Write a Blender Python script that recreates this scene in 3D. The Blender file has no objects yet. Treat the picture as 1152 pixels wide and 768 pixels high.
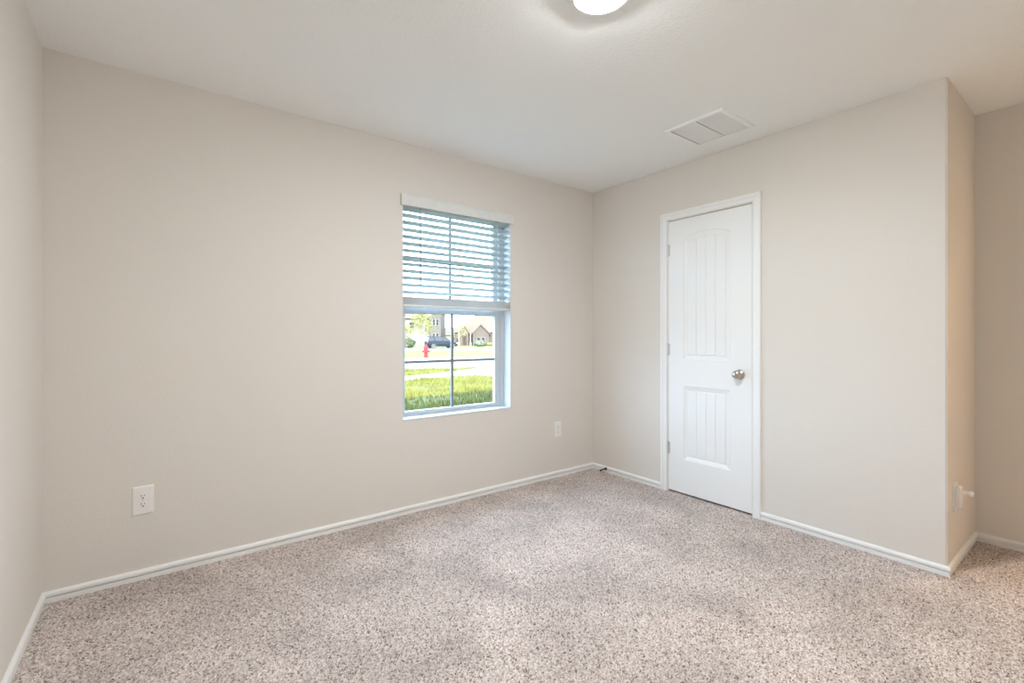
import bpy, bmesh, math, random
import numpy as np
from mathutils import Vector, Matrix
PI = math.pi
random.seed(7); rng = np.random.default_rng(7)
SC = bpy.context.scene
COL = SC.collection

# ------------------------------------------------------------------ camera, world, sun, exposure
cam_d = bpy.data.cameras.new('camera'); cam = bpy.data.objects.new('camera', cam_d); COL.objects.link(cam)
cam.location = (-3.074, -2.875, 1.177)
cam.rotation_euler = (PI/2, 0, math.radians(52.9-90))
cam_d.sensor_width = 36.0; cam_d.lens = 525/1152*36; cam_d.shift_y = -7/1152
cam_d.clip_start = 0.02; cam_d.clip_end = 600
SC.camera = cam
SC.view_settings.view_transform = 'Standard'
SC.view_settings.look = 'None'
SC.view_settings.exposure = 0.0
SC.view_settings.gamma = 1.0
SC.view_settings.use_curve_mapping = False
SC.cycles.max_bounces = 12; SC.cycles.diffuse_bounces = 8; SC.cycles.transparent_max_bounces = 16
SC.cycles.use_denoising = True
SC.cycles.sample_clamp_indirect = 8.0

SKY_LOW = (10.0, 14.2, 20.0); SKY_HIGH = (6.4, 9.3, 13.6)      # hazy bright horizon, calmer zenith
SUN_STRENGTH = 38.0; SUN_ELEV = 23.5; SUN_AZ = 70        # azimuth the light travels towards, from +X
LAMP_STRENGTH = 465.0; LAMP_COLOR = (0.92, 0.965, 0.985)
HALL_STRENGTH = 250.0; HALL_COLOR = (1.0, 0.74, 0.44)

world = bpy.data.worlds.new('sky'); SC.world = world; world.use_nodes = True
_w = world.node_tree; bg = _w.nodes['Background']
_tc = _w.nodes.new('ShaderNodeTexCoord'); _sx = _w.nodes.new('ShaderNodeSeparateXYZ'); _mr = _w.nodes.new('ShaderNodeMapRange'); _mx = _w.nodes.new('ShaderNodeMix')
_mr.interpolation_type = 'SMOOTHSTEP'; _mr.inputs['From Min'].default_value = 0.15; _mr.inputs['From Max'].default_value = 0.75
_mx.data_type = 'RGBA'; _mx.inputs[6].default_value = (*SKY_LOW, 1); _mx.inputs[7].default_value = (*SKY_HIGH, 1)
_w.links.new(_tc.outputs['Generated'], _sx.inputs[0]); _w.links.new(_sx.outputs['Z'], _mr.inputs['Value'])
_w.links.new(_mr.outputs['Result'], _mx.inputs[0]); _w.links.new(_mx.outputs[2], bg.inputs['Color'])
sl = bpy.data.lights.new('sun', 'SUN'); so = bpy.data.objects.new('sun', sl); COL.objects.link(so)
sl.energy = SUN_STRENGTH; sl.color = (1.0, 0.93, 0.82); sl.angle = math.radians(0.6)
_a, _e = math.radians(SUN_AZ), math.radians(SUN_ELEV)
so.rotation_euler = Vector((math.cos(_a)*math.cos(_e), math.sin(_a)*math.cos(_e), -math.sin(_e))).to_track_quat('-Z', 'Y').to_euler()
so.location = (0, -10, 12)
# portal: guides sampling of the real sky through the window, gives off nothing itself
pl = bpy.data.lights.new('window_portal', 'AREA'); po = bpy.data.objects.new('window_portal', pl); COL.objects.link(po)
pl.shape = 'RECTANGLE'; pl.size = 0.90; pl.size_y = 1.45; pl.cycles.is_portal = True
po.location = (-1.355, 0.20, 1.33); po.rotation_euler = (-PI/2, 0, 0)

# ------------------------------------------------------------------ materials
def mat(name, color, rough=0.6, metal=0.0, noise=None, bump=None, spec=0.5):
    """noise=(scale, amount): tint variation; bump=(scale, strength, distance)"""
    m = bpy.data.materials.new(name); m.use_nodes = True
    nt = m.node_tree; b = nt.nodes['Principled BSDF']
    b.inputs['Base Color'].default_value = (*color, 1); b.inputs['Roughness'].default_value = rough
    b.inputs['Metallic'].default_value = metal; b.inputs['Specular IOR Level'].default_value = spec
    tc = nt.nodes.new('ShaderNodeTexCoord')
    if noise:
        n = nt.nodes.new('ShaderNodeTexNoise'); n.inputs['Scale'].default_value = noise[0]; n.inputs['Detail'].default_value = 5
        nt.links.new(tc.outputs['Object'], n.inputs['Vector'])
        r = nt.nodes.new('ShaderNodeValToRGB')
        r.color_ramp.elements[0].position = 0.3; r.color_ramp.elements[1].position = 0.7
        lo = [c*(1-noise[1]) for c in color]; hi = [min(1, c*(1+noise[1])) for c in color]
        r.color_ramp.elements[0].color = (*lo, 1); r.color_ramp.elements[1].color = (*hi, 1)
        nt.links.new(n.outputs['Fac'], r.inputs['Fac']); nt.links.new(r.outputs['Color'], b.inputs['Base Color'])
    if bump:
        n = nt.nodes.new('ShaderNodeTexNoise'); n.inputs['Scale'].default_value = bump[0]; n.inputs['Detail'].default_value = 4
        nt.links.new(tc.outputs['Object'], n.inputs['Vector'])
        bp = nt.nodes.new('ShaderNodeBump'); bp.inputs['Strength'].default_value = bump[1]; bp.inputs['Distance'].default_value = bump[2]
        nt.links.new(n.outputs['Fac'], bp.inputs['Height']); nt.links.new(bp.outputs['Normal'], b.inputs['Normal'])
    return m

def emis(name, color, strength):
    m = bpy.data.materials.new(name); m.use_nodes = True
    b = m.node_tree.nodes['Principled BSDF']
    b.inputs['Base Color'].default_value = (0.9, 0.9, 0.9, 1)
    b.inputs['Emission Color'].default_value = (*color, 1); b.inputs['Emission Strength'].default_value = strength
    return m

def glass_mat(name, tint=(0.97, 0.99, 0.98), refl=0.05):
    m = bpy.data.materials.new(name); m.use_nodes = True
    nt = m.node_tree; nt.nodes.clear()
    out = nt.nodes.new('ShaderNodeOutputMaterial'); mx = nt.nodes.new('ShaderNodeMixShader')
    t = nt.nodes.new('ShaderNodeBsdfTransparent'); t.inputs['Color'].default_value = (*tint, 1)
    g = nt.nodes.new('ShaderNodeBsdfGlossy'); g.inputs['Roughness'].default_value = 0.02
    mx.inputs['Fac'].default_value = refl
    nt.links.new(t.outputs[0], mx.inputs[1]); nt.links.new(g.outputs[0], mx.inputs[2]); nt.links.new(mx.outputs[0], out.inputs['Surface'])
    return m

def brick_mat(name, c1, c2, mortar, scale):
    m = mat(name, c1, 0.9, spec=0.04)
    nt = m.node_tree; b = nt.nodes['Principled BSDF']
    tc = nt.nodes.new('ShaderNodeTexCoord'); mp = nt.nodes.new('ShaderNodeMapping'); mp.inputs['Rotation'].default_value = (PI/2, 0, 0)
    br = nt.nodes.new('ShaderNodeTexBrick'); br.inputs['Color1'].default_value = (*c1, 1); br.inputs['Color2'].default_value = (*c2, 1)
    br.inputs['Mortar'].default_value = (*mortar, 1); br.inputs['Scale'].default_value = scale
    nt.links.new(tc.outputs['Object'], mp.inputs['Vector']); nt.links.new(mp.outputs[0], br.inputs['Vector']); nt.links.new(br.outputs['Color'], b.inputs['Base Color'])
    return m

def carpet_mat():
    m = mat('carpet_frieze', (0.5, 0.42, 0.37), 1.0, spec=0.05)
    nt = m.node_tree; b = nt.nodes['Principled BSDF']
    tc = nt.nodes.new('ShaderNodeTexCoord')
    v = nt.nodes.new('ShaderNodeTexVoronoi'); v.inputs['Scale'].default_value = 195; v.inputs['Randomness'].default_value = 1.0
    nt.links.new(tc.outputs['Object'], v.inputs['Vector'])
    sep = nt.nodes.new('ShaderNodeSeparateColor'); nt.links.new(v.outputs['Color'], sep.inputs['Color'])
    r = nt.nodes.new('ShaderNodeValToRGB'); e = r.color_ramp.elements
    e[0].position = 0.0; e[0].color = (*CARPET[0], 1)
    e[1].position = 1.0; e[1].color = (*CARPET[3], 1)
    k = e.new(0.19); k.color = (*CARPET[1], 1)
    k = e.new(0.55); k.color = (*CARPET[2], 1)
    nt.links.new(sep.outputs[0], r.inputs['Fac'])
    # trodden and brushed pile: broad patches a little darker / lighter
    n = nt.nodes.new('ShaderNodeTexNoise'); n.inputs['Scale'].default_value = 2.6; n.inputs['Detail'].default_value = 3; n.inputs['Distortion'].default_value = 0.4
    nt.links.new(tc.outputs['Object'], n.inputs['Vector'])
    mr = nt.nodes.new('ShaderNodeMapRange'); mr.inputs['From Min'].default_value = 0.35; mr.inputs['From Max'].default_value = 0.65
    mr.inputs['To Min'].default_value = 0.80; mr.inputs['To Max'].default_value = 1.06
    nt.links.new(n.outputs['Fac'], mr.inputs['Value'])
    mul = nt.nodes.new('ShaderNodeVectorMath'); mul.operation = 'MULTIPLY'
    nt.links.new(r.outputs['Color'], mul.inputs[0]); nt.links.new(mr.outputs['Result'], mul.inputs[1])
    nt.links.new(mul.outputs[0], b.inputs['Base Color'])
    b.inputs['Sheen Weight'].default_value = 0.15; b.inputs['Sheen Roughness'].default_value = 0.6
    return m

CARPET = [(0.13, 0.09, 0.07), (0.45, 0.365, 0.315), (0.60, 0.515, 0.475), (0.82, 0.745, 0.705)]
M = {}
M['wall'] = mat('greige_wall_paint', (0.735, 0.695, 0.645), 0.75, bump=(95, 0.22, 0.004), spec=0.2)
M['ceiling'] = mat('ceiling_paint', (0.885, 0.895, 0.885), 0.9, bump=(70, 0.35, 0.006), spec=0.1)
M['trim'] = mat('white_trim_paint', (0.86, 0.86, 0.85), 0.35, noise=(3, 0.012))
M['door'] = mat('white_door_paint', (0.86, 0.865, 0.86), 0.4, bump=(300, 0.03, 0.001))
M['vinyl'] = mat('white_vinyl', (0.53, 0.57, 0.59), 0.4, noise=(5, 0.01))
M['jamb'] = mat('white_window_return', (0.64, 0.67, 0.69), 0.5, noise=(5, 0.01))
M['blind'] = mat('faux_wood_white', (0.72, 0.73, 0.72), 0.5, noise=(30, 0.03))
M['slat'] = mat('faux_wood_slat_shaded', (0.47, 0.50, 0.48), 0.5, noise=(30, 0.03))  # white slats; their shade against the bright window is put into this grey
M['muntin'] = mat('grey_grille_bar', (0.20, 0.22, 0.23), 0.5, noise=(30, 0.03))
M['cord'] = mat('blind_cord', (0.72, 0.74, 0.74), 0.8, noise=(200, 0.05))
M['wand'] = mat('clear_grey_wand', (0.17, 0.22, 0.24), 0.3, noise=(50, 0.03))
M['plate'] = mat('outlet_plastic', (0.84, 0.82, 0.80), 0.35, noise=(20, 0.01))
M['slot'] = mat('dark_slot', (0.03, 0.028, 0.026), 0.6, noise=(50, 0.1))
M['nickel'] = mat('satin_nickel', (0.55, 0.51, 0.46), 0.28, 1.0, noise=(60, 0.05))
M['hinge'] = mat('satin_hinge', (0.62, 0.61, 0.59), 0.4, 0.6, noise=(60, 0.05))
M['bronze'] = mat('dark_bronze_spring', (0.10, 0.07, 0.05), 0.45, 0.7, noise=(80, 0.2))
M['rubber'] = mat('black_rubber', (0.02, 0.02, 0.02), 0.7, noise=(80, 0.2))
M['grille'] = mat('white_grille_enamel', (0.88, 0.90, 0.90), 0.4, noise=(20, 0.01))
M['duct'] = mat('dark_duct', (0.05, 0.05, 0.05), 0.9, noise=(20, 0.2))
M['glass'] = glass_mat('window_glass')
M['lamp'] = emis('lit_diffuser', LAMP_COLOR, LAMP_STRENGTH)
M['hall_lamp'] = emis('lit_hall_diffuser', HALL_COLOR, HALL_STRENGTH)
M['carpet'] = carpet_mat()

# ------------------------------------------------------------------ helpers
def link(name, me, material=None, parent=None, smooth=False):
    o = bpy.data.objects.new(name, me); COL.objects.link(o)
    if material: me.materials.append(material)
    if parent: o.parent = parent
    if smooth:
        for p in me.polygons: p.use_smooth = True
    return o
def obj(name, bm, material=None, parent=None, smooth=False, bevel=0.0):
    me = bpy.data.meshes.new(name)
    bmesh.ops.recalc_face_normals(bm, faces=bm.faces[:])
    bm.to_mesh(me); bm.free()
    o = link(name, me, material, parent, smooth)
    if bevel:
        md = o.modifiers.new('bevel', 'BEVEL'); md.width = bevel; md.segments = 2; md.limit_method = 'ANGLE'; md.angle_limit = math.radians(40)
    return o
def arr(name, verts, faces, material=None, parent=None, smooth=False):
    me = bpy.data.meshes.new(name); me.from_pydata([tuple(v) for v in verts], [], [tuple(f) for f in faces]); me.update()
    return link(name, me, material, parent, smooth)
def box(bm, x0, x1, y0, y1, z0, z1, mtx=None):
    vs = [bm.verts.new(((x0, x1)[i & 1], (y0, y1)[i >> 1 & 1], (z0, z1)[i >> 2])) for i in range(8)]
    for f in ((0,2,3,1), (4,5,7,6), (0,1,5,4), (2,6,7,3), (0,4,6,2), (1,3,7,5)): bm.faces.new([vs[i] for i in f])
    if mtx is not None: bmesh.ops.transform(bm, matrix=mtx, verts=vs)
    return vs
def bx(*b):
    bm = bmesh.new()
    for q in ([b] if not isinstance(b[0], (tuple, list)) else b): box(bm, *q)
    return bm
def prism(bm, pts, axis, a, b):
    """pts: 2-D loop; axis: extrusion axis; the other two axes in order"""
    def p3(p, t):
        q = list(p); q.insert(axis, t); return q
    A = [bm.verts.new(p3(p, a)) for p in pts]; B = [bm.verts.new(p3(p, b)) for p in pts]
    n = len(pts)
    bm.faces.new(A); bm.faces.new(B[::-1])
    for i in range(n): bm.faces.new((A[i], B[i], B[(i+1) % n], A[(i+1) % n]))
    return A+B
def lathe(bm, prof, n=28, mtx=None):
    """prof: (r, z) list about Z"""
    rings = []; allv = []
    for r, z in prof:
        if r < 1e-6: ring = [bm.verts.new((0, 0, z))]
        else: ring = [bm.verts.new((r*math.cos(2*PI*i/n), r*math.sin(2*PI*i/n), z)) for i in range(n)]
        rings.append(ring); allv += ring
    for a, b in zip(rings, rings[1:]):
        for i in range(n):
            j = (i+1) % n
            if len(a) == 1 and len(b) == 1: continue
            if len(a) == 1: bm.faces.new((a[0], b[i], b[j]))
            elif len(b) == 1: bm.faces.new((a[i], a[j], b[0]))
            else: bm.faces.new((a[i], a[j], b[j], b[i]))
    for ring in (rings[0], rings[-1]):
        if len(ring) > 2: bm.faces.new(ring)
    if mtx is not None: bmesh.ops.transform(bm, matrix=mtx, verts=allv)
def tube(bm, pts, r, n=8):
    """tube through 3-D points; r: number or list"""
    rs = r if isinstance(r, (list, tuple)) else [r]*len(pts)
    rings = []
    for i, p in enumerate(pts):
        p = Vector(p); d = (Vector(pts[min(i+1, len(pts)-1)]) - Vector(pts[max(i-1, 0)])).normalized()
        u = d.orthogonal().normalized() if i == 0 else (u - d*u.dot(d)).normalized()
        w = d.cross(u)
        rings.append([bm.verts.new(p + rs[i]*(math.cos(2*PI*k/n)*u + math.sin(2*PI*k/n)*w)) for k in range(n)])
    for a, b in zip(rings, rings[1:]):
        for k in range(n): bm.faces.new((a[k], a[(k+1) % n], b[(k+1) % n], b[k]))
    bm.faces.new(rings[0][::-1]); bm.faces.new(rings[-1])
def tag(o, label=None, cat=None, group=None, kind=None):
    if label: o['label'] = label
    if cat: o['category'] = cat
    if group: o['group'] = group
    if kind: o['kind'] = kind
    return o
def thing(name, loc, label, cat, rz=0.0, group=None):
    o = bpy.data.objects.new(name, None); COL.objects.link(o); o.location = loc; o.rotation_euler = (0, 0, rz); o.empty_display_size = 0.1
    return tag(o, label, cat, group)
def struct(name, bm, m, **k):
    return tag(obj(name, bm, m, **k), kind='structure')

# ------------------------------------------------------------------ room shell
XL, YB, H = -3.483, -3.46, 2.44           # left wall, back wall, ceiling
WX0, WX1, WZ0, WZ1 = -1.800, -0.912, 0.612, 2.098     # window opening
T = 0.165
def wall_window():
    bm = bx((XL-0.15, WX0, 0, T, -0.02, H), (WX1, 0.82, 0, T, -0.02, H), (WX0, WX1, 0, T, -0.02, WZ0), (WX0, WX1, 0, T, WZ1, H))
    bmesh.ops.remove_doubles(bm, verts=bm.verts[:], dist=1e-5)
    return bm
struct('wall_window', wall_window(), M['wall'])
struct('wall_left', bx(XL-0.15, XL, YB-0.15, 0, -0.02, H), M['wall'])
struct('wall_back', bx(XL, 2.0, YB-0.15, YB, -0.02, H), M['wall'])
DC, DH, DT = -1.083, 0.314, 2.038        # door centre, half opening, opening top
bm = bmesh.new()
prism(bm, [(-2.339, -0.02), (DC-DH, -0.02), (DC-DH, DT), (DC+DH, DT), (DC+DH, -0.02), (0, -0.02), (0, H), (-2.339, H)], 0, 0, 0.115)
_e = [e for e in bm.edges if all(abs(v.co.x) < 1e-6 and abs(v.co.y+2.339) < 1e-6 for v in e.verts)]
bmesh.ops.bevel(bm, geom=_e, offset=0.006, segments=3, affect='EDGES')
box(bm, 0.115, 0.67, -2.339, -2.224, -0.02, H)
struct('wall_door', bm, M['wall'])
# wall at the far side of the entry, with a doorway on to the hall further back
bm = bx((0.67, 0.785, -2.62, 0, -0.02, H), (0.67, 0.785, YB, -2.62, 2.04, H))
struct('wall_entry', bm, M['wall'])
struct('wall_hall', bx((0.785, 2.0, -2.45, -2.335, -0.02, H), (1.9, 2.0, YB, -2.45, -0.02, H)), M['wall'])
struct('ceiling', bx(XL-0.15, 2.0, YB-0.15, T, H, H+0.16), M['ceiling'])
# hip roof and outer walls of this house (throws the shade over the lawn)
bm = bmesh.new()
E0, E1 = (-10.5, -15), (5.2, 0.62)
v = [bm.verts.new(p) for p in ((E0[0], E0[1], 2.62), (E1[0], E0[1], 2.62), (E1[0], E1[1], 2.62), (E0[0], E1[1], 2.62), (-4.2, -6.5, 6.1), (-1.2, -6.5, 6.1))]
for f in ((0,1,5,4), (1,2,5), (2,3,4,5), (3,0,4), (0,3,2,1)): bm.faces.new([v[i] for i in f])
M['shingle'] = mat('roof_shingle', (0.22, 0.19, 0.17), 0.9, noise=(4, 0.25), bump=(8, 0.3, 0.02), spec=0.04)
struct('roof', bm, M['shingle'])
M['siding'] = mat('house_siding', (0.62, 0.58, 0.52), 0.85, noise=(2, 0.05))
struct('wall_outside', bx((-10, XL-0.16, 0, T, -0.6, 2.6), (0.83, 4.8, 0, T, -0.6, 2.6), (XL-0.15, 0.82, 0, T, -0.6, -0.03)), M['siding'])

# carpeted floor: a dense grid whose points stand up like twisted tufts
def carpet_floor():
    st = 0.0050
    xs = np.arange(XL, 1.90, st); ys = np.arange(YB, 0.0001, st)
    nx, ny = len(xs), len(ys)
    X, Y = np.meshgrid(xs, ys)
    keep = ~((X > 0.05) & (Y > -2.29))
    keep &= ~((X > 0.74) & (Y > -2.4))
    R = rng.random((ny, nx))
    S = (R + np.roll(R, 1, 0) + np.roll(R, 1, 1) + np.roll(np.roll(R, 1, 0), 1, 1))/4
    Z = (R-0.5)*0.0075 + (S-0.5)*0.008
    # where the camera cannot come near, and under the walls, stay flat
    ed = np.minimum.reduce([X-XL, -Y, Y-YB, np.where(Y > -2.36, np.abs(X), 1.0)])
    Z *= np.clip(ed/0.03, 0.25, 1.0)
    jx = (rng.random((ny, nx))-0.5)*st*0.7; jy = (rng.random((ny, nx))-0.5)*st*0.7
    co = np.stack([X+jx, Y+jy, Z], -1).reshape(-1, 3)
    co[:, 0] = np.maximum(co[:, 0], XL); co[:, 1] = np.clip(co[:, 1], YB, 0)
    i = np.arange(nx*ny).reshape(ny, nx)
    q = np.stack([i[:-1, :-1], i[:-1, 1:], i[1:, 1:], i[1:, :-1]], -1).reshape(-1, 4)
    q = q[keep[:-1, :-1].reshape(-1)]
    used = np.zeros(nx*ny, bool); used[q.ravel()] = True
    re = np.cumsum(used)-1
    co = co[used]; q = re[q]
    me = bpy.data.meshes.new('floor')
    me.vertices.add(len(co)); me.vertices.foreach_set('co', co.astype(np.float32).ravel())
    me.loops.add(q.size); me.loops.foreach_set('vertex_index', q.astype(np.int32).ravel())
    me.polygons.add(len(q)); me.polygons.foreach_set('loop_start', (np.arange(len(q))*4).astype(np.int32))
    me.update(calc_edges=True)
    o = link('floor', me, M['carpet'], smooth=True); tag(o, kind='structure')
carpet_floor()
struct('floor_slab', bx(XL-0.15, 2.0, YB-0.15, T, -0.16, -0.021), M['siding'])

# ------------------------------------------------------------------ baseboards and door casing
BASE = [(0.0, -0.012), (0.0095, -0.012), (0.0095, 0.0190), (0.0085, 0.0205), (0.0015, 0.0210), (0.0015, 0.0275), (0.0125, 0.0280), (0.0140, 0.0300), (0.0135, 0.041), (0.010, 0.0465), (0.005, 0.0495), (0.0, 0.0495)]
def baseboard(name, p0, p1, nrm, m0, m1):
    p0, p1, nrm = Vector(p0), Vector(p1), Vector(nrm); d = (p1-p0).normalized()
    bm = bmesh.new(); A = []; B = []
    for t, z in BASE:
        a = p0 + nrm*t + d*(-m0*t); b = p1 + nrm*t + d*(m1*t)
        A.append(bm.verts.new((a.x, a.y, z))); B.append(bm.verts.new((b.x, b.y, z)))
    n = len(BASE); bm.faces.new(A); bm.faces.new(B[::-1])
    for i in range(n): bm.faces.new((A[i], A[(i+1) % n], B[(i+1) % n], B[i]))
    return struct(name, bm, M['trim'])
CI = 0.320; CW = 0.054           # casing: inner half width, width
baseboard('baseboard_left', (XL, YB), (XL, 0), (1, 0), -1, -1)
baseboard('baseboard_window', (XL, 0), (0, 0), (0, -1), -1, -1)
baseboard('baseboard_door_far', (0, 0), (0, DC+CI+CW), (-1, 0), -1, 0)
baseboard('baseboard_door_near', (0, DC-CI-CW), (0, -2.339), (-1, 0), 0, 1)
baseboard('baseboard_return', (0, -2.339), (0.67, -2.339), (0, -1), 1, -1)
baseboard('baseboard_entry', (0.67, -2.339), (0.67, -2.56), (-1, 0), -1, 0)
baseboard('baseboard_back', (XL, YB), (0.67, YB), (0, 1), -1, 0)

def casing(name, yc, half, top, w, x, sgn, prof):
    bm = bmesh.new(); L = []
    for a, h in prof:
        a = a*w
        pts = [(yc+half+a, -0.012), (yc+half+a, top+a), (yc-half-a, top+a), (yc-half-a, -0.012)]
        L.append([bm.verts.new((x+sgn*h, p[0], p[1])) for p in pts])
    n = len(L)
    for i in range(n):
        j = (i+1) % n
        for k in range(3): bm.faces.new((L[i][k], L[i][k+1], L[j][k+1], L[j][k]))
    bm.faces.new([l[0] for l in L]); bm.faces.new([l[3] for l in L][::-1])
    return struct(name, bm, M['trim'])
CAS = [(0, 0), (0, 0.008), (0.10, 0.010), (0.14, 0.0085), (0.48, 0.0115), (0.56, 0.0105), (0.62, 0.0150), (0.92, 0.0165), (1.0, 0.013), (1.0, 0)]
casing('trim_1', DC, CI, 2.044, CW, 0.0, -1, CAS)

# ------------------------------------------------------------------ closet door
def door():
    root = tag(thing('door_1', (0.004, DC, 0), 'white two panel plank closet door with round nickel knob, in the wall right of window', 'door'), kind='structure')
    HW = DH-0.0035; Z0, Z1 = 0.016, DT-0.0045; TH = 0.035
    # local: u runs along -y from the hinge side; outline of the two recessed panels
    def Y(u): return HW-u          # u 0..2HW
    W2 = 2*HW
    ua, ub = 0.128, W2-0.144        # panel outline
    def arch(u, side, mid):         # camber top
        t = (u-(ua+ub)/2)/((ub-ua)/2); return side + (mid-side)*max(0, 1-t*t)
    bm = bmesh.new()
    def sl(y0, y1, z0, z1): box(bm, 0, TH, y0, y1, z0, z1)
    sl(Y(ua), Y(0), Z0, Z1); sl(Y(W2), Y(ub), Z0, Z1)
    sl(Y(ub), Y(ua), Z0, 0.262); sl(Y(ub), Y(ua), 0.805, 1.002)
    N = 24
    us = [ua+(ub-ua)*i/N for i in range(N+1)]
    pts = [(Y(u), arch(u, 1.888, 1.922)) for u in us] + [(Y(ub), Z1), (Y(ua), Z1)]
    prism(bm, pts, 0, 0, TH)
    # panels: sloped sticking down to a sunk field of four planks
    def panel(zb, zside, zmid, ins):
        o_ = [(u, zb) for u in us] + [(u, arch(u, zside, zmid)) for u in us[::-1]]
        ia, ib = ua+ins*0.8, ub-ins*1.15
        def iu(u): return ia+(u-ua)/(ub-ua)*(ib-ia)
        zt_s, zt_m, zb_i = zside-ins*1.15, zmid-ins*1.1, zb+ins*0.95
        i_ = [(iu(u), zb_i) for u in us] + [(iu(u), arch(u, zt_s, zt_m)) for u in us[::-1]]
        ringspec = ((0, 0.0), (0.10, 0.0045), (0.35, 0.0060), (0.72, 0.0105), (0.86, 0.0125), (1.0, 0.0125))
        prev = None
        for s, d in ringspec:
            ring = [bm.verts.new((d, Y(a[0]*(1-s)+b[0]*s), a[1]*(1-s)+b[1]*s)) for a, b in zip(o_, i_)]
            if prev:
                n = len(ring)
                for k in range(n): bm.faces.new((prev[k], prev[(k+1) % n], ring[(k+1) % n], ring[k]))
            prev = ring
        # field: columns with V grooves between planks
        cols = []
        pw = (ib-ia)/4
        for k in range(5):
            g = ia+pw*k
            if k in (0, 4): cols += [(g, 0.0125)] if k == 0 else [(g-0.005, 0.0080), (g, 0.0125)]
            else: cols += [(g-0.0038, 0.0080), (g-0.0012, 0.0125), (g+0.0012, 0.0125), (g+0.0038, 0.0080)]
            if k == 0: cols += [(g+0.005, 0.0080)]
            if k < 4: cols += [(g+pw*q, 0.0080) for q in (0.25, 0.5, 0.75)]
        def zt(u):
            uo = ua+(u-ia)/(ib-ia)*(ub-ua); return arch(uo, zt_s, zt_m)
        pv = None
        for u, d in cols:
            top = zt(u); e = 0.005
            c = [bm.verts.new(q) for q in ((0.0125, Y(u), zb_i), (d, Y(u), zb_i+e), (d, Y(u), top-e), (0.0125, Y(u), top))]
            if pv:
                for k in range(3): bm.faces.new((pv[k], c[k], c[k+1], pv[k+1]))
            pv = c
        # closed back
        box(bm, 0.016, TH, Y(ub), Y(ua), zb, zside)
    panel(1.002, 1.888, 1.922, 0.032)
    panel(0.262, 0.805, 0.805, 0.032)
    d = obj('door_panel', bm, M['door'], root)
    # knob with rosette
    bm = bmesh.new(); mt = Matrix.Translation((0, -0.233, 0.917)) @ Matrix.Rotation(-PI/2, 4, 'Y')
    lathe(bm, [(0.0, -0.002), (0.031, -0.002), (0.033, 0.002), (0.031, 0.006), (0.020, 0.010), (0.0125, 0.014), (0.0105, 0.022), (0.013, 0.030), (0.021, 0.036), (0.0265, 0.044), (0.0275, 0.052), (0.0245, 0.060), (0.018, 0.0645), (0.009, 0.0665), (0.0, 0.067)], 32, mt)
    k = obj('knob', bm, M['nickel'], root, smooth=True); k['label'] = 'round satin nickel knob'
    # latch face seen in the gap
    obj('latch_plate', bx(0.002, 0.026, -HW-0.0028, -HW-0.0006, 0.888, 0.946), M['nickel'], root)
    for z in (1.816, 1.069, 0.330):
        bm = bmesh.new()
        tube(bm, [(-0.006, HW+0.0015, z-0.044), (-0.006, HW+0.0015, z+0.044)], 0.0055, 12)
        for q in (-0.0445, 0.0445): tube(bm, [(-0.006, HW+0.0015, z+q-0.001), (-0.006, HW+0.0015, z+q+0.002)], 0.0066, 12)
        box(bm, -0.0022, -0.0004, HW-0.012, HW+0.001, z-0.042, z+0.042)
        h = obj('hinge', bm, M['hinge'], root)
    return root
door()
# jamb and stop of the closet door opening
struct('trim_2', bx((0.041, 0.114, DC+DH-0.0125, DC+DH-0.0005, 0.0, DT-0.001), (0.041, 0.114, DC-DH+0.0005, DC-DH+0.0125, 0.0, DT-0.001), (0.041, 0.114, DC-DH+0.013, DC+DH-0.013, DT-0.013, DT-0.001)), M['trim'])
struct('trim_3', bx((0.001, 0.02, DC+DH-0.0022, DC+DH-0.0004, 0, DT-0.002), ), M['trim'])

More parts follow.
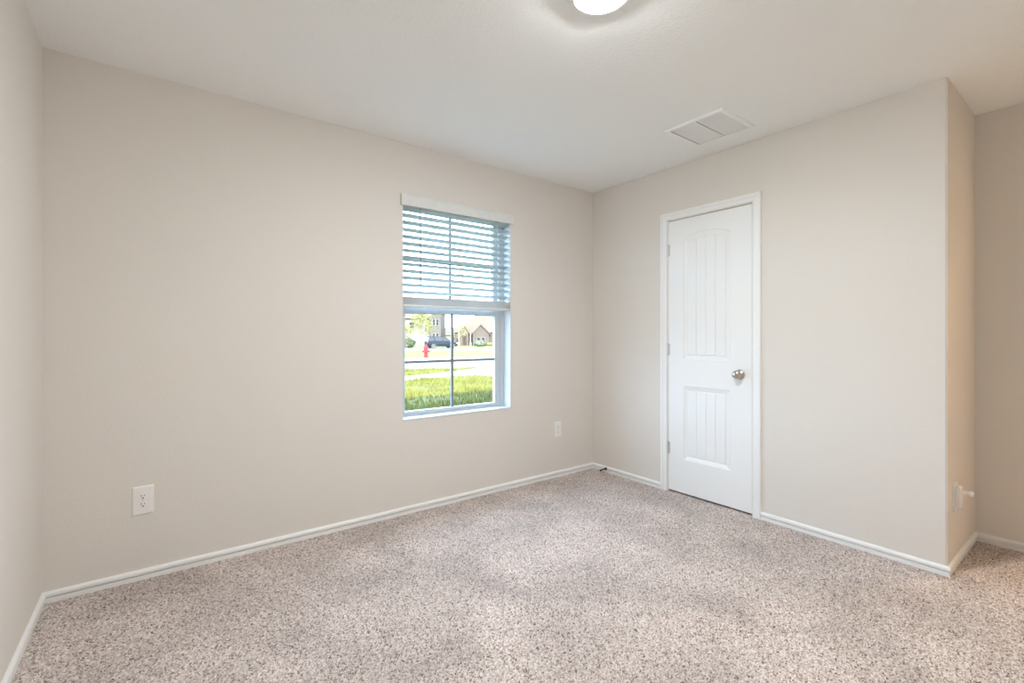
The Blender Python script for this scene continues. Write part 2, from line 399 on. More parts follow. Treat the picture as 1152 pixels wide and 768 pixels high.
# ------------------------------------------------------------------ window
def window():
    root = tag(thing('window_1', ((WX0+WX1)/2, 0, WZ0), 'white vinyl single hung window with four pane grid, in the wall left of door', 'window'), kind='structure')
    xc = (WX0+WX1)/2; hw = (WX1-WX0)/2; h = WZ1-WZ0
    J = 0.004
    # painted returns
    obj('window_return', bx((-hw, -hw+J, 0.0, 0.084, 0.0, h), (hw-J, hw, 0.0, 0.084, 0.0, h), (-hw+J, hw-J, 0.0, 0.084, h-J, h)), M['jamb'], root)
    # stool, a slim white ledge that shows its front edge
    obj('window_sill', bx(-hw+J, hw-J, -0.003, 0.084, 0.0, 0.012), M['jamb'], root, bevel=0.002)
    yf = 0.085
    f = bmesh.new()
    fw = 0.038
    x0, x1, z0, z1 = -hw, hw, 0.0, h
    for b in ((x0, x0+fw, yf, yf+0.075, z0, z1), (x1-fw, x1, yf, yf+0.075, z0, z1), (x0+fw, x1-fw, yf, yf+0.075, z0, z0+0.022), (x0+fw, x1-fw, yf, yf+0.075, z1-0.035, z1)): box(f, *b)
    # thin stop ribs running round the frame
    for b in ((x1-fw-0.014, x1-fw, yf+0.006, yf+0.016, z0+0.022, z1-0.035), (x0+fw, x0+fw+0.006, yf+0.006, yf+0.016, z0+0.022, z1-0.035)): box(f, *b)
    obj('window_frame', f, M['vinyl'], root, bevel=0.0015)
    zm = 1.345-WZ0            # meeting rail
    sx0, sx1 = -0.0, 0.0
    def sash(name, ya, za, zb, sw_l, sw_r, rb, rt):
        a0, a1 = x0+fw+0.001, x1-fw-0.001
        s = obj(name, bx((a0, a0+sw_l, ya, ya+0.03, za, zb), (a1-sw_r, a1, ya, ya+0.03, za, zb), (a0+sw_l, a1-sw_r, ya, ya+0.03, za, za+rb), (a0+sw_l, a1-sw_r, ya, ya+0.03, zb-rt, zb)), M['vinyl'], root, bevel=0.002)
        gx0, gx1, gz0, gz1 = a0+sw_l, a1-sw_r, za+rb, zb-rt
        obj('pane', bx(gx0, gx1, ya+0.013, ya+0.017, gz0, gz1), M['glass'], s)
        mx = (gx0+gx1)/2; mz = (gz0+gz1)/2
        obj('muntin', bx((mx-0.0085, mx+0.0085, ya+0.008, ya+0.022, gz0, gz1), (gx0, mx-0.0085, ya+0.008, ya+0.022, mz-0.008, mz+0.008), (mx+0.0085, gx1, ya+0.008, ya+0.022, mz-0.008, mz+0.008)), M['muntin'], s)
        return s
    sash('lower_sash', yf+0.008, 0.023, zm+0.036, 0.020, 0.045, 0.022, 0.053)
    sash('upper_sash', yf+0.040, zm-0.018, h-0.036, 0.018, 0.040, 0.036, 0.026)
    # sash locks on the meeting rail
    obj('sash_lock', bx((-0.20, -0.15, yf+0.012, yf+0.032, zm+0.0362, zm+0.046), (0.15, 0.20, yf+0.012, yf+0.032, zm+0.0362, zm+0.046)), M['vinyl'], root, bevel=0.003)
window()

def blind():
    xc = (WX0+WX1)/2; hw = (WX1-WX0)/2
    root = thing('window_blind', (xc, 0.0, 0), 'white faux wood horizontal blind half raised over the window, with plain valance', 'blind')
    v = bmesh.new()
    vx = hw+0.015
    prof = [(-0.022, 2.030), (-0.022, 2.090), (-0.019, 2.097), (-0.014, 2.104), (-0.0015, 2.104), (-0.0015, 2.098), (-0.012, 2.094), (-0.012, 2.030)]
    prism(v, prof, 0, -vx, vx)
    box(v, -vx, -vx+0.010, -0.012, -0.0015, 2.030, 2.096); box(v, vx-0.010, vx, -0.012, -0.0015, 2.030, 2.096)
    obj('valance', v, M['blind'], root, bevel=0.001)
    obj('headrail', bx(-hw+0.008, hw-0.008, 0.006, 0.055, 2.028, 2.044), M['blind'], root)
    s = bmesh.new(); L = hw-0.010
    def slat(z, tilt=0.0, th=0.003):
        mt = Matrix.Translation((0, 0.031, z)) @ Matrix.Rotation(tilt, 4, 'X')
        pts = []
        n = 6
        for i in range(n+1):
            t = i/n*2-1; pts.append((t*0.0245, 0.0022*(1-t*t)+th/2))
        pts += [(p[0], p[1]-th) for p in pts[::-1]]
        vs = prism(s, pts, 0, -L, L)
        bmesh.ops.transform(s, matrix=mt, verts=vs)
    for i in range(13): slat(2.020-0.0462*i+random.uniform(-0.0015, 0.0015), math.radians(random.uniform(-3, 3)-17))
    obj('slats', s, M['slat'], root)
    s = bmesh.new()
    z = 1.388
    while z < 1.436:
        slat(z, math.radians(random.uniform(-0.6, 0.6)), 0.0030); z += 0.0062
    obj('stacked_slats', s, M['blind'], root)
    obj('bottom_rail', bx(-L, L, 0.006, 0.056, 1.366, 1.384), M['blind'], root, bevel=0.003)
    for x in (-0.30, 0.02, 0.32):
        c = bmesh.new()
        for y in (0.0055, 0.0565): tube(c, [(x, y, 1.38), (x, y, 2.01)], 0.0011, 5)
        for i in range(13): tube(c, [(x, 0.0055, 2.0165-0.0462*i), (x, 0.0565, 2.0165-0.0462*i)], 0.0006, 4)
        obj('ladder_cord', c, M['cord'], root)
    for x in (-0.27, 0.035, 0.29):
        b = bmesh.new(); lathe(b, [(0, -0.005), (0.005, -0.004), (0.005, 0.0), (0, 0.001)], 10, Matrix.Translation((x, 0.031, 1.364)))
        obj('cord_plug', b, M['cord'], root)
    w = bmesh.new()
    tube(w, [(-0.317, -0.001, 2.03), (-0.317, -0.004, 1.98), (-0.317, -0.004, 1.55)], 0.0042, 6)
    tube(w, [(-0.317, -0.004, 1.552), (-0.317, -0.004, 1.515)], [0.0055, 0.006], 8)
    obj('tilt_wand', w, M['wand'], root)
blind()

# ------------------------------------------------------------------ fittings
def ceiling_light(name, x, y, m, label, r=0.098):
    root = thing(name, (x, y, H), label, 'ceiling light')
    b = bmesh.new(); lathe(b, [(r-0.004, -0.004), (r-0.002, -0.030), (r+0.003, -0.031), (r+0.014, -0.024), (r+0.032, -0.010), (r+0.040, -0.003), (r+0.040, -0.0005), (r-0.004, -0.0005), (r-0.004, -0.004)], 48)
    obj('trim_ring', b, M['trim'], root, smooth=True)
    b = bmesh.new(); lathe(b, [(r-0.0045, -0.022), (r-0.0045, -0.031), (r*0.90, -0.0353), (r*0.75, -0.0402), (r*0.5, -0.0443), (r*0.25, -0.0460), (0, -0.0464)], 48)
    obj('diffuser', b, m, root, smooth=True)['label'] = 'glowing round white diffuser'
    return root
ceiling_light('ceiling_light', -1.795, -1.72, M['lamp'], 'round flush ceiling light glowing warm white, cut by the top edge of the photo')

def return_grille():
    x0, x1, y0, y1 = -0.583, -0.215, -1.517, -1.147
    root = thing('air_vent', ((x0+x1)/2, (y0+y1)/2, H), 'white square louvered air return vent on the ceiling near the closet door', 'air vent')
    hx, hy = (x1-x0)/2, (y1-y0)/2
    fr = bmesh.new(); w = 0.022; t = 0.010
    # mitred stepped rim
    prof = [(0, 0), (0, -0.003), (0.006, -t), (w, -t), (w, 0)]
    L = [[fr.verts.new((sx*(hx-a), sy*(hy-a), z)) for sx, sy in ((-1, -1), (1, -1), (1, 1), (-1, 1))] for a, z in prof]
    for i in range(len(L)):
        j = (i+1) % len(L)
        for k in range(4): fr.faces.new((L[i][k], L[i][(k+1) % 4], L[j][(k+1) % 4], L[j][k]))
    box(fr, -hx+w, hx-w, -0.006, 0.002, -t, -0.0005)
    obj('vent_frame', fr, M['grille'], root)
    lv = bmesh.new(); n = 13
    for y_a, y_b in ((-hy+w, -0.013), (0.006, hy-w-0.007)):
        pit = (y_b-y_a)/n
        for i in range(n):
            yc = y_a+pit*(i+0.5)
            pts = [(yc-pit*0.52, -0.0022), (yc+pit*0.40, -0.0104), (yc+pit*0.44, -0.0094), (yc-pit*0.48, -0.0012)]
            prism(lv, pts, 0, -hx+w, hx-w)
    obj('louvers', lv, M['grille'], root)
    obj('duct_backing', bx(-hx+w, hx-w, -hy+w, hy-w, -0.0006, -0.0001), M['duct'], root)
return_grille()

def outlet(name, loc, rz, w, h, label, cat='outlet', sockets=True):
    """built on a wall whose outward normal is local -y"""
    root = thing(name, loc, label, cat, rz)
    b = bmesh.new()
    o_ = [(-w/2, -h/2), (w/2, -h/2), (w/2, h/2), (-w/2, h/2)]
    rings = []
    for ins, y in ((0, -0.0003), (0, -0.0025), (0.004, -0.006), (0.012, -0.0068)):
        rings.append([b.verts.new((p[0]-math.copysign(ins, p[0]), y, p[1]-math.copysign(ins, p[1]))) for p in o_])
    for a, c in zip(rings, rings[1:]):
        for k in range(4): b.faces.new((a[k], a[(k+1) % 4], c[(k+1) % 4], c[k]))
    b.faces.new(rings[-1]); b.faces.new(rings[0][::-1])
    obj('wall_plate', b, M['plate'], root)
    if sockets:
        for zc in (0.0195, -0.0195):
            b = bmesh.new()
            pts = [(0.0165*math.cos(t), max(-0.0135, min(0.0135, 0.0165*math.sin(t)))+zc) for t in [2*PI*i/32 for i in range(32)]]
            prism(b, pts, 1, -0.0069, -0.0082)
            s = obj('socket', b, M['plate'], root)
            b = bmesh.new()
            box(b, -0.0077, -0.0053, -0.0085, -0.0080, zc-0.0005, zc+0.0085); box(b, 0.0055, 0.0075, -0.0085, -0.0080, zc+0.0005, zc+0.0080)
            pts = [(0.0032*math.cos(t), zc-0.0075+0.0032*math.sin(t)) for t in [2*PI*i/14 for i in range(14)]]
            prism(b, pts, 1, -0.0085, -0.0080)
            obj('slot', b, M['slot'], s)
        b = bmesh.new(); lathe(b, [(0, 0.0), (0.0032, 0.0), (0.0032, 0.0012), (0, 0.0018)], 14, Matrix.Translation((0, -0.0067, 0)) @ Matrix.Rotation(PI/2, 4, 'X'))
        obj('screw', b, M['hinge'], root)
    return root
outlet('electrical_outlet', (-3.136, 0, 0.381), 0, 0.084, 0.138, 'white duplex wall outlet low on the long wall, nearest the left corner')
outlet('electrical_outlet', (-0.425, 0, 0.393), 0, 0.080, 0.124, 'white duplex wall outlet between the window and the far corner')
r3 = outlet('cable_outlet', (0.156, -2.339, 0.358), 0, 0.086, 0.140, 'white wall plate with a boxy jack and short stub, on the entry return wall', sockets=False)
obj('jack_box', bx(-0.022, 0.034, -0.026, -0.0072, -0.052, 0.052), M['plate'], r3, bevel=0.003)
b = bmesh.new(); lathe(b, [(0, 0), (0.010, 0), (0.010, 0.010), (0.0085, 0.012), (0.0085, 0.026), (0.0125, 0.028), (0.0135, 0.036), (0.010, 0.041), (0, 0.042)], 16, Matrix.Translation((0.023, -0.0262, 0.022)) @ Matrix.Rotation(PI/2, 4, 'X'))
obj('stub', b, M['plate'], r3, smooth=True)

def door_stop():
    root = thing('door_stop', (-0.0132, -0.165, 0.032), 'small dark spring door stop on the baseboard near the far corner', 'door stop')
    b = bmesh.new(); mt = Matrix.Rotation(-PI/2, 4, 'Y')
    lathe(b, [(0, 0.0), (0.013, 0.0), (0.013, 0.003), (0.007, 0.008), (0, 0.009)], 18, mt); obj('mount', b, M['bronze'], root, smooth=True)
    b = bmesh.new(); n = 110
    tube(b, [(-0.008-0.052*i/n, 0.0052*math.cos(2*PI*11*i/n), 0.0052*math.sin(2*PI*11*i/n)-0.002*(i/n)**2) for i in range(n+1)], 0.0013, 6); obj('spring', b, M['bronze'], root, smooth=True)
    b = bmesh.new(); lathe(b, [(0, 0.058), (0.0065, 0.058), (0.0075, 0.064), (0.007, 0.074), (0.004, 0.077), (0, 0.0775)], 16, Matrix.Translation((0, 0, -0.002)) @ mt); obj('rubber_tip', b, M['rubber'], root, smooth=True)
door_stop()
# lamp of the hall beyond the doorway
ceiling_light('hall_light', 1.33, -2.95, M['hall_lamp'], 'round flush ceiling light in the hall beyond the entry')

# ------------------------------------------------------------------ outside
def gz(x, y):
    s = 0.603*(x+3.074)+0.798*(y+2.875)
    return -0.32 - 0.0108*max(0.0, s-30)
M['lawn'] = mat('lawn_green', (0.085, 0.080, 0.027), 0.95, noise=(1.2, 0.35), bump=(30, 0.5, 0.03), spec=0.04)
M['concrete'] = mat('pale_concrete', (0.196, 0.1785, 0.1575), 0.9, noise=(3, 0.05), spec=0.04)
M['asphalt'] = mat('pale_asphalt', (0.0961, 0.0837, 0.0756), 0.95, noise=(2, 0.06), spec=0.04)
M['blade'] = mat('grass_blade', (0.078, 0.082, 0.020), 0.8, noise=(0.9, 0.4), spec=0.04)
def strip(name, A, B, m, dz, n=24, th=0.05):
    """slab between polylines A and B (same count), following the ground"""
    def samp(P):
        out = []
        for a, b in zip(P, P[1:]): out += [(a[0]+(b[0]-a[0])*i/n, a[1]+(b[1]-a[1])*i/n) for i in range(n)]
        return out+[P[-1]]
    a, b = samp(A), samp(B); bm = bmesh.new(); rows = []
    for p, q in zip(a, b):
        r = []
        for k in range(9):
            x, y = p[0]+(q[0]-p[0])*k/8, p[1]+(q[1]-p[1])*k/8; r.append(bm.verts.new((x, y, gz(x, y)+dz)))
        rows.append(r)
    for r0, r1 in zip(rows, rows[1:]):
        for k in range(8): bm.faces.new((r0[k], r1[k], r1[k+1], r0[k+1]))
    g = bmesh.ops.extrude_face_region(bm, geom=bm.faces[:])
    bmesh.ops.translate(bm, vec=(0, 0, -th), verts=[e for e in g['geom'] if isinstance(e, bmesh.types.BMVert)])
    return struct(name, bm, m)
strip('lawn', [(-60, 0.17), (120, 0.17)], [(-60, 190), (200, 190)], M['lawn'], 0.0, n=60)
# winding front walk that widens into the drive at the right
strip('front_path', [(-2, 9.6), (3.03, 11.1), (4.26, 11.7), (5.44, 12.1), (6.2, 11.6), (6.6, 9.9), (9.0, 8.0)],
      [(-2, 11.1), (3.73, 12.72), (5.0, 13.17), (6.25, 13.54), (7.7, 14.4), (9.6, 14.9), (14, 13.7)], M['concrete'], 0.03, th=0.06)
strip('street', [(-14, 22.3), (5.22, 16.1), (7.2, 15.1), (9.2, 14.5), (26, 9)], [(-14, 29), (7.7, 21.8), (10.4, 20.9), (13.2, 20.0), (30, 15.5)], M['asphalt'], 0.015, th=0.05)
strip('curb', [(-14, 29), (7.7, 21.8), (13.2, 20.0), (30, 15.5)], [(-14, 31.2), (8.7, 24.0), (14.8, 22.3), (31, 17.8)], M['concrete'], 0.09, th=0.1)
strip('side_street', [(-2, 70), (24, 45.5), (31, 42), (60, 27)], [(-2, 88), (31, 60), (40, 55), (80, 36)], M['asphalt'], 0.02)

# grass standing on the near lawn: one mass of blades
def grass():
    n = 42000
    x = rng.uniform(-0.2, 8.5, n); y = rng.uniform(4.6, 16.5, n)
    path_lo = np.interp(x, [-2, 3.03, 4.26, 5.44, 6.2, 6.6, 9], [9.6, 11.1, 11.7, 12.1, 11.6, 9.9, 8.0]); path_hi = np.interp(x, [-2, 3.73, 5, 6.25, 7.7, 9.6], [11.1, 12.72, 13.17, 13.54, 14.4, 14.9])
    road = np.interp(x, [-14, 5.22, 7.2, 9.2], [22.3, 16.1, 15.1, 14.5])
    patch = np.sin(x*1.9+np.sin(y*1.3)*1.4)+np.sin(y*2.3+x*0.7)
    k = ((y < path_lo-0.03) | (y > path_hi+0.03)) & (y < road-0.05) & (patch > rng.uniform(-2.2, 0.6, n))
    x, y = x[k], y[k]; n = len(x)
    h = rng.uniform(0.05, 0.17, n)*(1+0.3*np.sin(x*3)*np.sin(y*2.1)); a = rng.uniform(0, 2*PI, n); w = rng.uniform(0.008, 0.02, n); l = rng.uniform(0, 0.6, n)*h; b = rng.uniform(0, 2*PI, n)
    z = np.full(n, -0.33)
    p0 = np.stack([x-np.cos(a)*w, y-np.sin(a)*w, z], -1); p1 = np.stack([x+np.cos(a)*w, y+np.sin(a)*w, z], -1); p2 = np.stack([x+np.cos(b)*l, y+np.sin(b)*l, z+h], -1)
    co = np.stack([p0, p1, p2], 1).reshape(-1, 3)
    o = arr('grass', co, np.arange(3*n).reshape(-1, 3), M['blade'])
    tag(o, 'short green grass growing over the front lawn outside the window', 'grass', kind='stuff')
grass()

def hydrant(x, y):
    red = mat('hydrant_red', (0.20, 0.012, 0.014), 0.6, noise=(12, 0.12), spec=0.08)
    root = thing('fire_hydrant', (x, y, gz(x, y)), 'red fire hydrant on the grass verge across the street', 'fire hydrant', math.radians(-37))
    b = bmesh.new(); lathe(b, [(0, -0.05), (0.19, -0.05), (0.19, 0.03), (0.13, 0.04), (0.125, 0.10), (0.16, 0.11), (0.16, 0.15), (0.12, 0.16), (0.118, 0.56), (0.15, 0.58), (0.15, 0.63), (0.12, 0.64)], 20)
    obj('barrel', b, red, root, smooth=False)
    b = bmesh.new(); lathe(b, [(0.12, 0.63), (0.135, 0.66), (0.125, 0.74), (0.09, 0.81), (0.04, 0.85), (0.035, 0.92), (0, 0.925)], 20)
    obj('bonnet', b, red, root)
    for ang, r, L in ((0, 0.06, 0.23), (PI, 0.06, 0.23), (-PI/2, 0.08, 0.24)):
        b = bmesh.new(); lathe(b, [(r, 0.09), (r, L-0.06), (r*1.25, L-0.055), (r*1.25, L-0.01), (r*0.5, L), (r*0.5, L+0.03), (0, L+0.03)], 14, Matrix.Translation((0, 0, 0.45)) @ Matrix.Rotation(ang, 4, 'Z') @ Matrix.Rotation(PI/2, 4, 'Y'))
        obj('nozzle_cap', b, red, root)
hydrant(10.84, 24.84)

def car(x, y, rz):
    paint = mat('dark_blue_car_paint', (0.006, 0.009, 0.014), 0.5, noise=(2, 0.1), spec=0.07); gl = mat('car_glass', (0.018, 0.022, 0.026), 0.25, noise=(2, 0.05), spec=0.15); ty = mat('tyre_rubber', (0.02, 0.02, 0.02), 0.8, noise=(20, 0.2))
    chrome = mat('wheel_alloy', (0.05, 0.05, 0.055), 0.5, 0.3, noise=(10, 0.05)); lamp = mat('headlamp_lens', (0.85, 0.88, 0.9), 0.1, noise=(10, 0.02)); red = mat('tail_lamp', (0.5, 0.03, 0.03), 0.2, noise=(10, 0.1))
    root = thing('car', (x, y, gz(x, y)+0.02), 'dark blue suv car parked across the side street, behind the fire hydrant', 'car', rz)
    # body from cross sections along x (front at +x): (x, half width low, half width high, z sill, z belt)
    b = bmesh.new()
    secs = [(-2.28, 0.70, 0.72, 0.50, 0.95), (-2.20, 0.84, 0.84, 0.36, 1.06), (-1.5, 0.91, 0.88, 0.28, 1.10), (0, 0.93, 0.89, 0.26, 1.08), (0.95, 0.92, 0.87, 0.26, 1.04), (1.7, 0.90, 0.82, 0.28, 0.96), (2.15, 0.84, 0.74, 0.30, 0.86), (2.32, 0.70, 0.62, 0.40, 0.74)]
    rows = []
    for (sx, wl, wh, zs, zb) in secs:
        zm_ = (zs+zb)/2
        rows.append([b.verts.new(p) for p in ((sx, -wl*0.92, zs), (sx, -wl, zm_), (sx, -wh, zb-0.05), (sx, -wh*0.88, zb), (sx, 0, zb+0.03), (sx, wh*0.88, zb), (sx, wh, zb-0.05), (sx, wl, zm_), (sx, wl*0.92, zs))])
    for a, c in zip(rows, rows[1:]):
        for k in range(9): b.faces.new((a[k], a[(k+1) % 9], c[(k+1) % 9], c[k]))
    b.faces.new(rows[0]); b.faces.new(rows[-1][::-1])
    obj('car_body', b, paint, root)
    # cabin glass house
    b = bmesh.new()
    base = [(-2.18, 0.80), (-1.2, 0.82), (0.2, 0.82), (1.12, 0.76)]; top = [(-1.95, 0.62), (-1.2, 0.66), (0.0, 0.66), (0.35, 0.60)]
    B = [b.verts.new((px, s*w_, 1.05)) for s in (-1, 1) for px, w_ in base]; Tt = [b.verts.new((px, s*w_, 1.66)) for s in (-1, 1) for px, w_ in top]
    for s in (0, 4):
        for k in range(3): b.faces.new((B[s+k], B[s+k+1], Tt[s+k+1], Tt[s+k]))
    b.faces.new((B[0], B[4], Tt[4], Tt[0])); b.faces.new((B[3], B[7], Tt[7], Tt[3]))
    for k in range(3): b.faces.new((Tt[k], Tt[k+1], Tt[k+5], Tt[k+4])); b.faces.new((B[k], B[k+1], B[k+5], B[k+4]))
    obj('car_windows', b, gl, root)
    b = bmesh.new(); box(b, -2.0, 0.38, -0.66, 0.66, 1.655, 1.72)
    for s in (-1, 1):
        for (xa, wa, xb_, wb_) in ((-2.16, 0.81, -1.93, 0.63), (-1.2, 0.83, -1.2, 0.67), (0.0, 0.83, -0.02, 0.67), (1.10, 0.77, 0.34, 0.61)): tube(b, [(xa, s*wa, 1.04), (xb_, s*wb_, 1.67)], 0.045, 6)
    obj('car_roof', b, paint, root, bevel=0.03)
    for sx in (-1.42, 1.42):
        for s in (-1, 1):
            mt = Matrix.Translation((sx, s*0.80, 0.35)) @ Matrix.Rotation(-s*PI/2, 4, 'X')
            b = bmesh.new(); lathe(b, [(0.20, -0.11), (0.33, -0.11), (0.35, -0.07), (0.35, 0.10), (0.33, 0.13), (0.22, 0.13)], 24, mt)
            w = obj('wheel', b, ty, root)
            b = bmesh.new(); lathe(b, [(0, 0.10), (0.06, 0.135), (0.10, 0.115), (0.20, 0.125), (0.222, 0.132), (0.222, 0.09)], 20, mt); obj('wheel_rim', b, chrome, w)
    for s in (-1, 1):
        obj('headlight', bx(2.10, 2.27, min(s*0.48, s*0.74), max(s*0.48, s*0.74), 0.68, 0.80), lamp, root, bevel=0.02)
        obj('tail_light', bx(-2.27, -2.15, min(s*0.62, s*0.80), max(s*0.62, s*0.80), 0.80, 1.00), red, root, bevel=0.02)
    obj('bumper', bx(2.18, 2.36, -0.68, 0.68, 0.38, 0.52), chrome, root, bevel=0.03)
car(29.7, 57.6, math.radians(-37+28))

def tree(name, x, y, h, cr, label, leafc, nleaf, seed, group=None, trunk_r=0.07, cz=0.62, ls=0.10):
    rr = np.random.default_rng(seed)
    bark = mat('tree_bark', (0.085, 0.065, 0.05), 0.9, noise=(8, 0.2), spec=0.04); lm = mat('tree_leaf', leafc, 0.7, noise=(1.5, 0.3), spec=0.04)
    root = thing(name, (x, y, gz(x, y)), label, 'tree', rr.uniform(0, 6), group)
    b = bmesh.new(); tube(b, [(0, 0, -0.1), (0.02*h, 0, h*0.3), (0.0, 0.01*h, h*0.6), (0.01*h, 0, h*0.9)], [trunk_r, trunk_r*0.8, trunk_r*0.5, trunk_r*0.15], 8)
    tips = []
    for i in range(11):
        a = i*2.4; z0 = h*(0.30+0.05*i); L = cr*(0.95-0.045*i)
        t = (math.cos(a)*L, math.sin(a)*L, z0+L*0.75); tips.append(t)
        tube(b, [(0, 0, z0), (t[0]*0.5, t[1]*0.5, z0+L*0.3), t], [trunk_r*0.4, trunk_r*0.25, trunk_r*0.08], 5)
    obj('trunk', b, bark, root)
    cl = np.array(tips+[(0, 0, h*0.93), (0.2*cr, 0, h*0.8), (-0.2*cr, 0.1*cr, h*0.7)])
    c = cl[rr.integers(0, len(cl), nleaf)] + rr.normal(0, cr*0.21, (nleaf, 3))
    c[:, 2] = np.clip(c[:, 2], h*0.25, h)
    d1 = rr.normal(0, 1, (nleaf, 3)); d1 /= np.linalg.norm(d1, axis=1)[:, None]; d2 = np.cross(d1, rr.normal(0, 1, (nleaf, 3))); d2 /= np.linalg.norm(d2, axis=1)[:, None]
    s = rr.uniform(0.6, 1.3, (nleaf, 1))*ls
    co = np.stack([c-d1*s, c+d2*s*0.5, c+d1*s, c-d2*s*0.5], 1).reshape(-1, 3)
    arr('foliage', co, np.arange(4*nleaf).reshape(-1, 4), lm, root)
tree('young_tree', 23.8, 52.0, 4.9, 1.35, 'young leafy yellow-green street tree beside the fire hydrant, outside the window', (0.105, 0.11, 0.035), 1500, 3)
tree('sapling', 23.3, 55.5, 3.4, 0.8, 'thin young sapling at the left edge of the window view', (0.115, 0.1125, 0.045), 420, 5, trunk_r=0.04)
tree('slender_tree', 41.0, 70.4, 4.4, 0.95, 'slender young tree in front of the gabled brick house', (0.125, 0.1175, 0.055), 600, 8, trunk_r=0.05)
def shrub(x, y, r, hh, label, c, seed, name='shrub'):
    rr = np.random.default_rng(seed); n = 900
    lm = mat('shrub_leaf', c, 0.7, noise=(2, 0.3), spec=0.04)
    root = thing(name, (x, y, gz(x, y)), label, 'shrub')
    d = rr.normal(0, 1, (n, 3)); d /= np.linalg.norm(d, axis=1)[:, None]; p = d*np.array([r, r*0.8, hh/2])*rr.uniform(0.75, 1.0, (n, 1)); p[:, 2] += hh/2
    d1 = rr.normal(0, 1, (n, 3)); d1 /= np.linalg.norm(d1, axis=1)[:, None]; d2 = np.cross(d1, d); d2 /= np.linalg.norm(d2, axis=1)[:, None]+1e-6
    s = rr.uniform(0.08, 0.16, (n, 1))
    arr('foliage', np.stack([p-d1*s, p+d2*s*0.6, p+d1*s, p-d2*s*0.6], 1).reshape(-1, 3), np.arange(4*n).reshape(-1, 4), lm, root)
    b = bmesh.new()
    for i in range(5): tube(b, [(0, 0, -0.05), (math.cos(i*1.3)*r*0.6, math.sin(i*1.3)*r*0.5, hh*0.7)], [0.05, 0.02], 6)
    obj('stems', b, M['shingle'], root)
shrub(27.6, 64.2, 1.25, 1.5, 'dark green round shrub left of the dark car', (0.039, 0.051, 0.027), 11)

# houses beyond; each built in its own axes: x to the right along the front, -y towards the street
M['hw'] = mat('house_window_glass', (0.006, 0.008, 0.01), 0.3, noise=(2, 0.1), spec=0.1); M['htrim'] = mat('house_trim', (0.105, 0.0994, 0.091), 0.7, noise=(2, 0.03), spec=0.04)
M['stone'] = brick_mat('pale_stone', (0.0498, 0.0462, 0.039), (0.039, 0.036, 0.03), (0.057, 0.0522, 0.045), 1.6)
M['brick'] = brick_mat('tan_brick', (0.038, 0.030, 0.025), (0.050, 0.041, 0.035), (0.058, 0.051, 0.045), 2.2)
M['hroof'] = mat('tan_shingle', (0.066, 0.053, 0.042), 0.95, noise=(1.5, 0.08), bump=(6, 0.3, 0.03), spec=0.04)
M['paleside'] = mat('pale_siding', (0.078, 0.0702, 0.0612), 0.9, noise=(1, 0.03), spec=0.04); M['hdoor'] = mat('house_dark_door', (0.02, 0.014, 0.01), 0.7, noise=(3, 0.1), spec=0.1)
def gable_roof(bm, x0, x1, y0, y1, z, rise, over=0.4, along='y'):
    t = 0.16
    if along == 'y':     # ridge runs front to back, gable faces the street
        xm = (x0+x1)/2; k = rise/((x1-x0)/2); a, c = x0-over, x1+over; zl = z-k*over
        prism(bm, [(a, zl), (xm, z+rise), (c, zl), (c, zl+t), (xm, z+rise+t), (a, zl+t)], 1, y0-over, y1+over)
    else:
        ym = (y0+y1)/2; k = rise/((y1-y0)/2); a, c = y0-over, y1+over; zl = z-k*over
        prism(bm, [(a, zl), (ym, z+rise), (c, zl), (c, zl+t), (ym, z+rise+t), (a, zl+t)], 0, x0-over, x1+over)
def hip_roof(bm, x0, x1, y0, y1, z, rise, inset):
    ym = (y0+y1)/2
    v = [bm.verts.new(p) for p in ((x0, y0, z), (x1, y0, z), (x1, y1, z), (x0, y1, z), (x0+inset, ym, z+rise), (x1-inset, ym, z+rise))]
    for f in ((0,1,5,4), (1,2,5), (2,3,4,5), (3,0,4), (3,2,1,0)): bm.faces.new([v[i] for i in f])
def gable_wall(bm, x0, x1, y0, y1, z, rise): prism(bm, [(x0, -0.5), (x1, -0.5), (x1, z), ((x0+x1)/2, z+rise), (x0, z)], 1, y0, y1)
def hwin(root, x, z, w, h, y):
    f = bmesh.new(); t = 0.08
    for q in ((x-w/2-t, x-w/2, y-0.05, y+0.02, z-t, z+h+t), (x+w/2, x+w/2+t, y-0.05, y+0.02, z-t, z+h+t), (x-w/2, x+w/2, y-0.05, y+0.02, z-t, z), (x-w/2, x+w/2, y-0.05, y+0.02, z+h, z+h+t), (x-w/2, x+w/2, y-0.04, y, z+h/2-0.03, z+h/2+0.03)): box(f, *q)
    o = obj('house_window', f, M['htrim'], root); obj('pane', bx(x-w/2, x+w/2, y-0.03, y-0.005, z, z+h), M['hw'], o)
def house_left():
    root = thing('house', (46.52, 91.29, -1.13), 'two storey pale house with a stone end block, at the left of the window view', 'house', math.radians(-37.1))
    obj('stone_block', bx(-1.2, 1.25, 0, 7, -0.5, 7.4), M['stone'], root)
    obj('wall', bx(-12, -1.2, 1.0, 9, -0.5, 6.1), M['paleside'], root)
    r = bmesh.new(); hip_roof(r, -12.6, -1.0, 0.4, 9.6, 6.1, 2.2, 3.5); hip_roof(r, -1.6, 1.65, -0.4, 7.4, 7.4, 1.4, 1.6); obj('roof', r, M['hroof'], root)
    for x in (-0.35, 0.45):
        hwin(root, x, 4.6, 0.55, 1.25, 0); hwin(root, x, 1.6, 0.55, 1.1, 0)
    for x in (-9, -5.5): hwin(root, x, 3.9, 1.0, 1.3, 1.0)
    obj('garage_door', bx(-6.2, -2.0, 0.9, 1.0, -0.1, 2.2), M['htrim'], root)
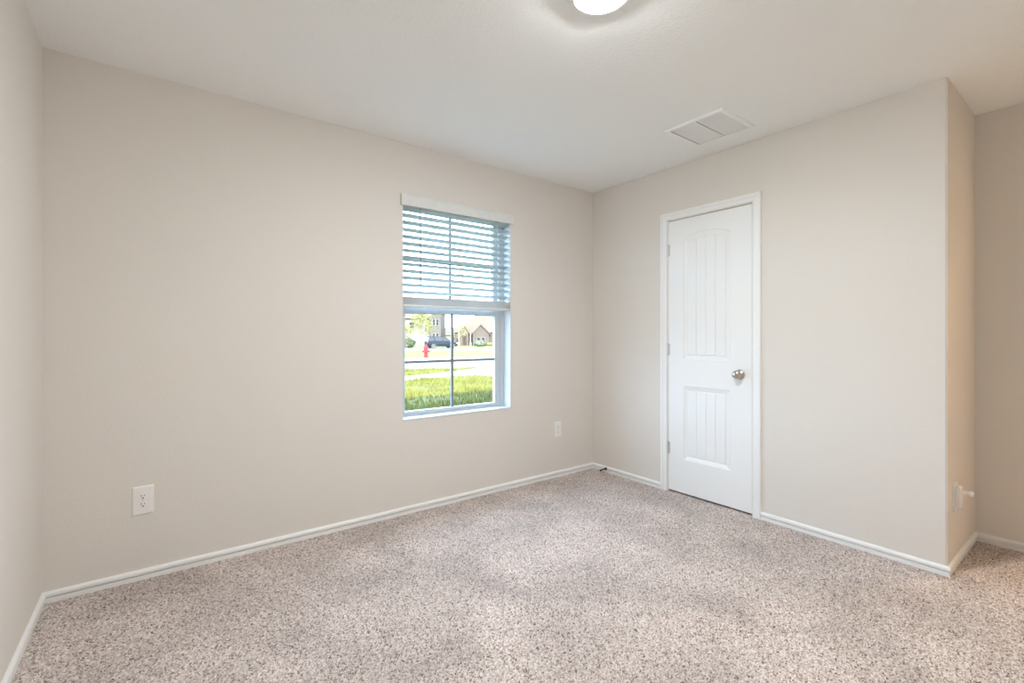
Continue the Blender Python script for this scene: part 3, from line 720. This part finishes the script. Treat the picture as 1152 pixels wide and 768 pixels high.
def house_right():
    root = thing('house', (53.0, 84.6, -1.12), 'tan brick house with two front gables and a big pale roof, through the window', 'house', math.radians(-37.1))
    obj('wall', bx(-4.9, 16, 1.6, 12, -0.5, 2.9), M['brick'], root)
    r = bmesh.new(); hip_roof(r, -5.5, 16.6, 1.0, 12.6, 2.9, 5.2, 6.3)
    obj('roof', r, M['hroof'], root)
    g = bmesh.new(); gable_wall(g, -0.7, 3.0, 0, 4.5, 2.7, 1.9); gw = obj('gable_front', g, M['brick'], root)
    r = bmesh.new(); gable_roof(r, -0.7, 3.0, 0, 5.5, 2.7, 1.9, 0.35); obj('gable_roof', r, M['hroof'], root)
    g = bmesh.new(); gable_wall(g, -3.6, -1.6, 0.2, 4.5, 2.9, 1.5); obj('gable_front', g, M['brick'], root)
    r = bmesh.new(); gable_roof(r, -3.6, -1.6, 0.2, 5.5, 2.9, 1.5, 0.3); obj('gable_roof', r, M['hroof'], root)
    obj('front_door', bx(-3.05, -2.15, 0.08, 0.19, 0.0, 2.4), M['hdoor'], root)
    hwin(root, 0.62, 0.55, 0.62, 1.25, 0); hwin(root, 1.65, 0.55, 0.62, 1.25, 0)
    for x in (-3.7, -1.15):
        b = bmesh.new(); lathe(b, [(0.26, -0.4), (0.26, 0.7), (0.16, 0.75), (0.14, 2.6), (0.22, 2.7), (0.22, 2.85)], 12, Matrix.Translation((x, -0.25, 0))); obj('porch_column', b, M['htrim'], root)
house_left(); house_right()
def house_far():
    root = thing('house', (70.3, 130.0, -1.62), 'faint distant pale house between the two nearer houses', 'house', math.radians(-37.1))
    obj('wall', bx(-5, 6, 0, 9, -0.6, 2.8), M['paleside'], root)
    r = bmesh.new(); hip_roof(r, -5.6, 6.6, -0.6, 9.6, 2.8, 2.6, 3); obj('roof', r, M['hroof'], root)
    hwin(root, -2, 0.8, 1.2, 1.4, 0); hwin(root, 2.5, 0.8, 1.2, 1.4, 0)
house_far()
shrub(45.6, 71.5, 1.5, 1.1, 'low grey-green shrub beside the dark car, before the distant house', (0.072, 0.084, 0.054), 14)
shrub(54.3, 82.0, 1.5, 0.7, 'low yellow-green bush under the gabled house windows', (0.105, 0.11, 0.045), 17)
